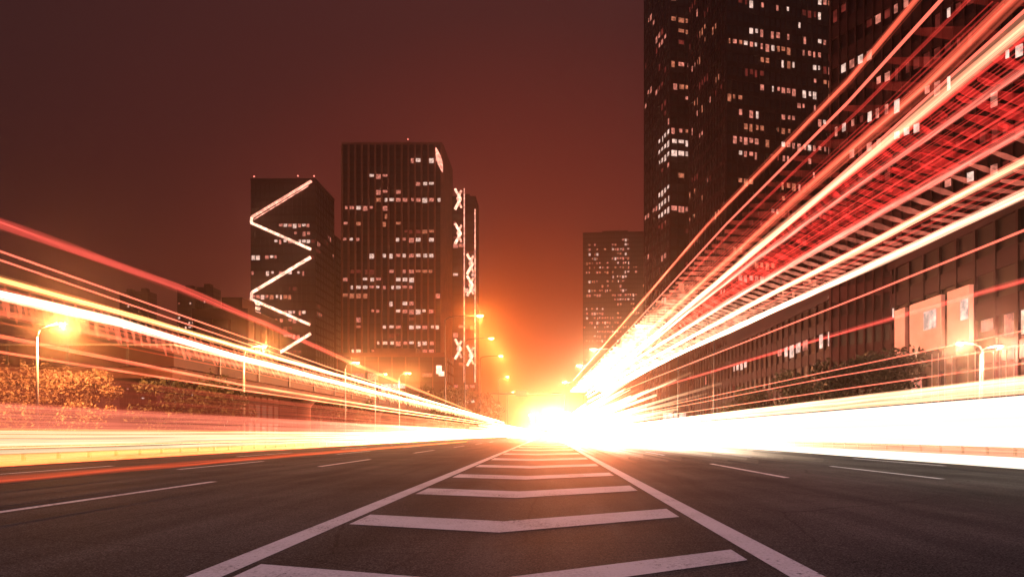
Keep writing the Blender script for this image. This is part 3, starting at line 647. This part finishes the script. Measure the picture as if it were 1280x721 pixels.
rC = Z(3.9, (1300, 72), (1074, 231), (950, 320), (860, 390), (745, 484))
rD = Z(3.75, (1300, 154), (1100, 266), (913, 376), (800, 446), (740, 488))
rE = Z(3.65, (1300, 192), (1100, 299), (930, 386), (800, 456), (735, 496))
rF = Z(3.6, (1300, 233), (1100, 327), (960, 391), (840, 446), (735, 502))
M_rung1 = glow('flicker_upper', (1, .07, .045), (1, .62, .32), 7, 24, .05, 1.3, streak=.7, sscale=5, yscale=1)
M_rung2 = glow('flicker_red', (1, .035, .03), (1, .34, .15), 8, 30, .20, 1.25, streak=.85, sscale=7, yscale=1)
M_rung3 = glow('flicker_chain', (1, .22, .14), (1, .66, .36), 6, 26, .22, 1.1, streak=.6, sscale=5, yscale=1)
R = random.Random(5)
swath = tag(empty('light_trail', (3.6, 6, 0)), 'huge red ribbed light swath of a passing bus sweeping to the right edge', 'light trail')
def part(b, name, mat, kind=None):
    o = b.build(name, mat); o.parent = swath; o.matrix_parent_inverse.translation = -Vector((3.6, 6, 0))
    if kind: o['kind'] = kind
    return o
b = MB(); rungs(b, rA, rB, 4.4, 46, .36, .05, R); part(b, 'rung_row', M_rung1, 'stuff')
b = MB(); rungs(b, rB, rC, 4.0, 46, .21, .045, R, .1); rungs(b, rB, rC, 4.0, 46, .27, .03, R, .5); rungs(b, rC, rD, 3.9, 46, .19, .05, R, .1, .08); rungs(b, rC, rD, 3.9, 46, .23, .03, R, .6, .1); part(b, 'rung_row', M_rung2, 'stuff')
b = MB(); rungs(b, rD, rE, 3.6, 40, .30, .035, R); rungs(b, rE, rF, 3.6, 40, .24, .03, R, .3); part(b, 'rung_row', M_rung3, 'stuff')
b = MB()
rails = [rA, rB, rC, rD, rE, rF]
def lerp_rail(A, B, f): return [A[i]+(B[i]-A[i])*f for i in range(5)]
for k in range(46):                                         # faint filaments between the rails
    i = R.choice((0, 1, 1, 2, 2, 2, 3, 4)); b.tube(resample(lerp_rail(rails[i], rails[i+1], R.random())), R.uniform(.004, .014), 4)
part(b, 'filament_bundle', T_fil, 'stuff')
# left hatched glow
lA = Z(3.08, (0, 352), (188, 404), (300, 437), (470, 484), (625, 526)); lB = Z(2.5, (0, 404), (188, 441), (300, 463), (470, 499), (625, 530))
lA = extend(lA, 1); lB = extend(lB, 1)
b = MB(); M_rungl = glow('flicker_left', (1, .20, .10), (1, .5, .2), 8, 45, .24, .7, streak=.6, sscale=5, yscale=1)
hat = tag(empty('light_trail', (-8, 9, 0)), 'salmon hatched glow hanging below the broad white trail on the left', 'light trail')
rungs(b, lA, lB, 8.4, 90, .22, .03, R, .25); rungs(b, lA, lB, 8.4, 90, .19, .025, R, .6)
o = b.build('rung_row', M_rungl, hat); o.matrix_parent_inverse.translation = -Vector((-8, 9, 0)); o['kind'] = 'stuff'
b = MB()
for k in range(26): b.tube(resample(lerp_rail(lA, lB, R.random())), R.uniform(.006, .02), 4)
o = b.build('filament_bundle', T_orange, hat); o.matrix_parent_inverse.translation = -Vector((-8, 9, 0)); o['kind'] = 'stuff'

# headlight masses: bundles nobody could count
def bundle(name, label, n, side, sl0, sl1, x0, x1, rpx, mat, y1=280, seed=1, edge=640, y0f=.8):
    R = random.Random(seed); b = MB()
    for k in range(n):
        x = R.uniform(x0, x1); s = sl0+(sl1-sl0)*((k+R.random())/n); z = H+s*x; d = x*F/edge; r = R.uniform(*rpx)*d/F
        x *= side; b.tube([(x, d*y0f, z), (x, 40, z), (x*1.0, 120, z), (x*.9, y1*R.uniform(.8, 1), z)], [r, r, r, r], 6)
    return tag(b.build(name, mat), label, 'light trails', kind='stuff')
bundle('headlight_trails', 'dense white band of headlight trails filling the right carriageway', 90, 1, .078, -.026, 7.0, 16.5, (1.6, 3.4), T_mass, seed=3, edge=595)
bundle('headlight_trails', 'narrow white band of low headlight trails along the right lanes below the railing', 14, 1, -.052, -.072, 9.5, 12.5, (1, 2.0), T_mass, seed=4, edge=595, y1=150)
bundle('headlight_trails', 'cream band of soft trails above the white band on the right', 26, 1, .122, .085, 14, 17, (.8, 2.2), T_creamb, seed=5, edge=595)
bundle('headlight_trails', 'white hot streaks in the low trail band of the left carriageway', 11, -1, .008, -.036, 9.0, 14.5, (.5, 1.9), T_massl, seed=6, edge=685)
bundle('headlight_trails', 'golden streaks filling the low trail band of the left carriageway', 44, -1, .010, -.041, 12, 15.5, (.5, 1.6), T_massg, seed=16, edge=685)
bundle('tail_light_trails', 'faint red trails hanging between the hatched glow and the pink band on the left', 40, -1, .125, .045, 11, 15, (1.0, 3.2), T_faint, seed=17, edge=685)
bundle('tail_light_trails', 'blurred pink band of trails above the left white band', 60, -1, .056, .008, 11, 16, (.8, 2.6), T_pinkm, seed=7, edge=685)

# tubes and unseen discs added to make the white glare down the road
T_far = glow('added_far_glare', (1, .62, .34), (1, .80, .52), 40, 110, .05, 1.5, streak=.3, sscale=5)
T_spill = glow('added_road_glare', (1, .70, .46), (1, .82, .58), 17, 55, .0, .55, streak=.3, sscale=5)
def far_bundle(label, n, x0, x1, z0, z1, y0, y1, rr, mat, seed):
    R = random.Random(seed); b = MB()
    for k in range(n):
        x = R.uniform(x0, x1); z = z0+(z1-z0)*R.random()**1.4*min(1, (abs(x)+.6)/8); a = y0*R.uniform(.8, 1.5); r_ = R.uniform(*rr)
        b.tube([(x, a, z), (x, (a+y1)*.4, z), (x*.85, y1, z)], [r_*.4, r_, r_], 6)
    return tag(b.build('headlight_trails', mat), label, 'light trails', kind='stuff')  # glowing tubes added to fill out the white burst
far_bundle('added bundle of white hot tubes filling the burst at the vanishing point', 90, -1, 13, .6, 7.0, 55, 230, (.10, .35), T_far, 21)
far_bundle('added white hot tubes filling the burst left of the vanishing point', 46, -8.5, 0, .5, 2.6, 60, 230, (.08, .22), T_far, 23)
far_bundle('added low glowing tubes for the white glare over lanes right of the chevrons', 60, 1.6, 9.0, .10, .7, 19, 120, (.06, .2), T_spill, 22)  # tubes added to imitate the misty glare over the road
M_glare_disc = glow('glare_disc_light', (1, .75, .5), s0=60, additive=False)
R = random.Random(9); b = MB(); back = MB(); glare_pts = []
for k in range(40):
    y = R.uniform(90, 190); x = R.choice((R.uniform(2, 15), R.uniform(0, 8), R.uniform(-4, 5), R.uniform(-3, 6)))*y/130; z = R.uniform(.8, 5.2)*y/130
    if k % 3 == 0: glare_pts.append((x, y, z))
    for dx in (-.75, .75):
        ring = [(x+dx+.16*math.cos(2*math.pi*j/10), z+.16*math.sin(2*math.pi*j/10)) for j in range(10)]
        b.poly([(p, y, q) for p, q in ring]); back.tube([(x+dx, y+.01, z), (x+dx, y+.16, z)], [.18, .10], 10)
glare_discs = tag(b.build('glare_disc_cluster', M_glare_disc), 'added cluster of unseen headlight discs for the glare where the road vanishes', 'headlights', kind='stuff')
back.build('light_block', M_dark, glare_discs)['kind'] = 'stuff'  # dark backs added to keep the discs from lighting what stands behind
for (x, y, z) in glare_pts:
    ld = bpy.data.lights.new('added_glare_light', 'AREA'); ld.shape = 'DISK'; ld.size = .5; ld.energy = 12500; ld.color = (1, .27, .10)  # unseen lamps added to light the haze around the vanishing point
    lo = bpy.data.objects.new('added_glare_light', ld); COL.objects.link(lo); lo.parent = glare_discs; lo.location = (x, y-.06, z); lo.rotation_euler = (-math.pi/2, 0, 0)
bundle('headlight_trails', 'added dull cream glow tubes behind the right railing between the white bands', 30, 1, -.024, -.050, 15, 17, (1.2, 2.2), T_creamd, seed=15, edge=595)  # tubes added to brighten the zone behind the right railing
bundle('tail_light_trails', 'added orange glow tubes just behind the left railing', 34, -1, -.040, -.059, 14.5, 16, (1.0, 2.0), T_lowo, seed=16, edge=685, y1=160)  # tubes added to give the left railing its orange light
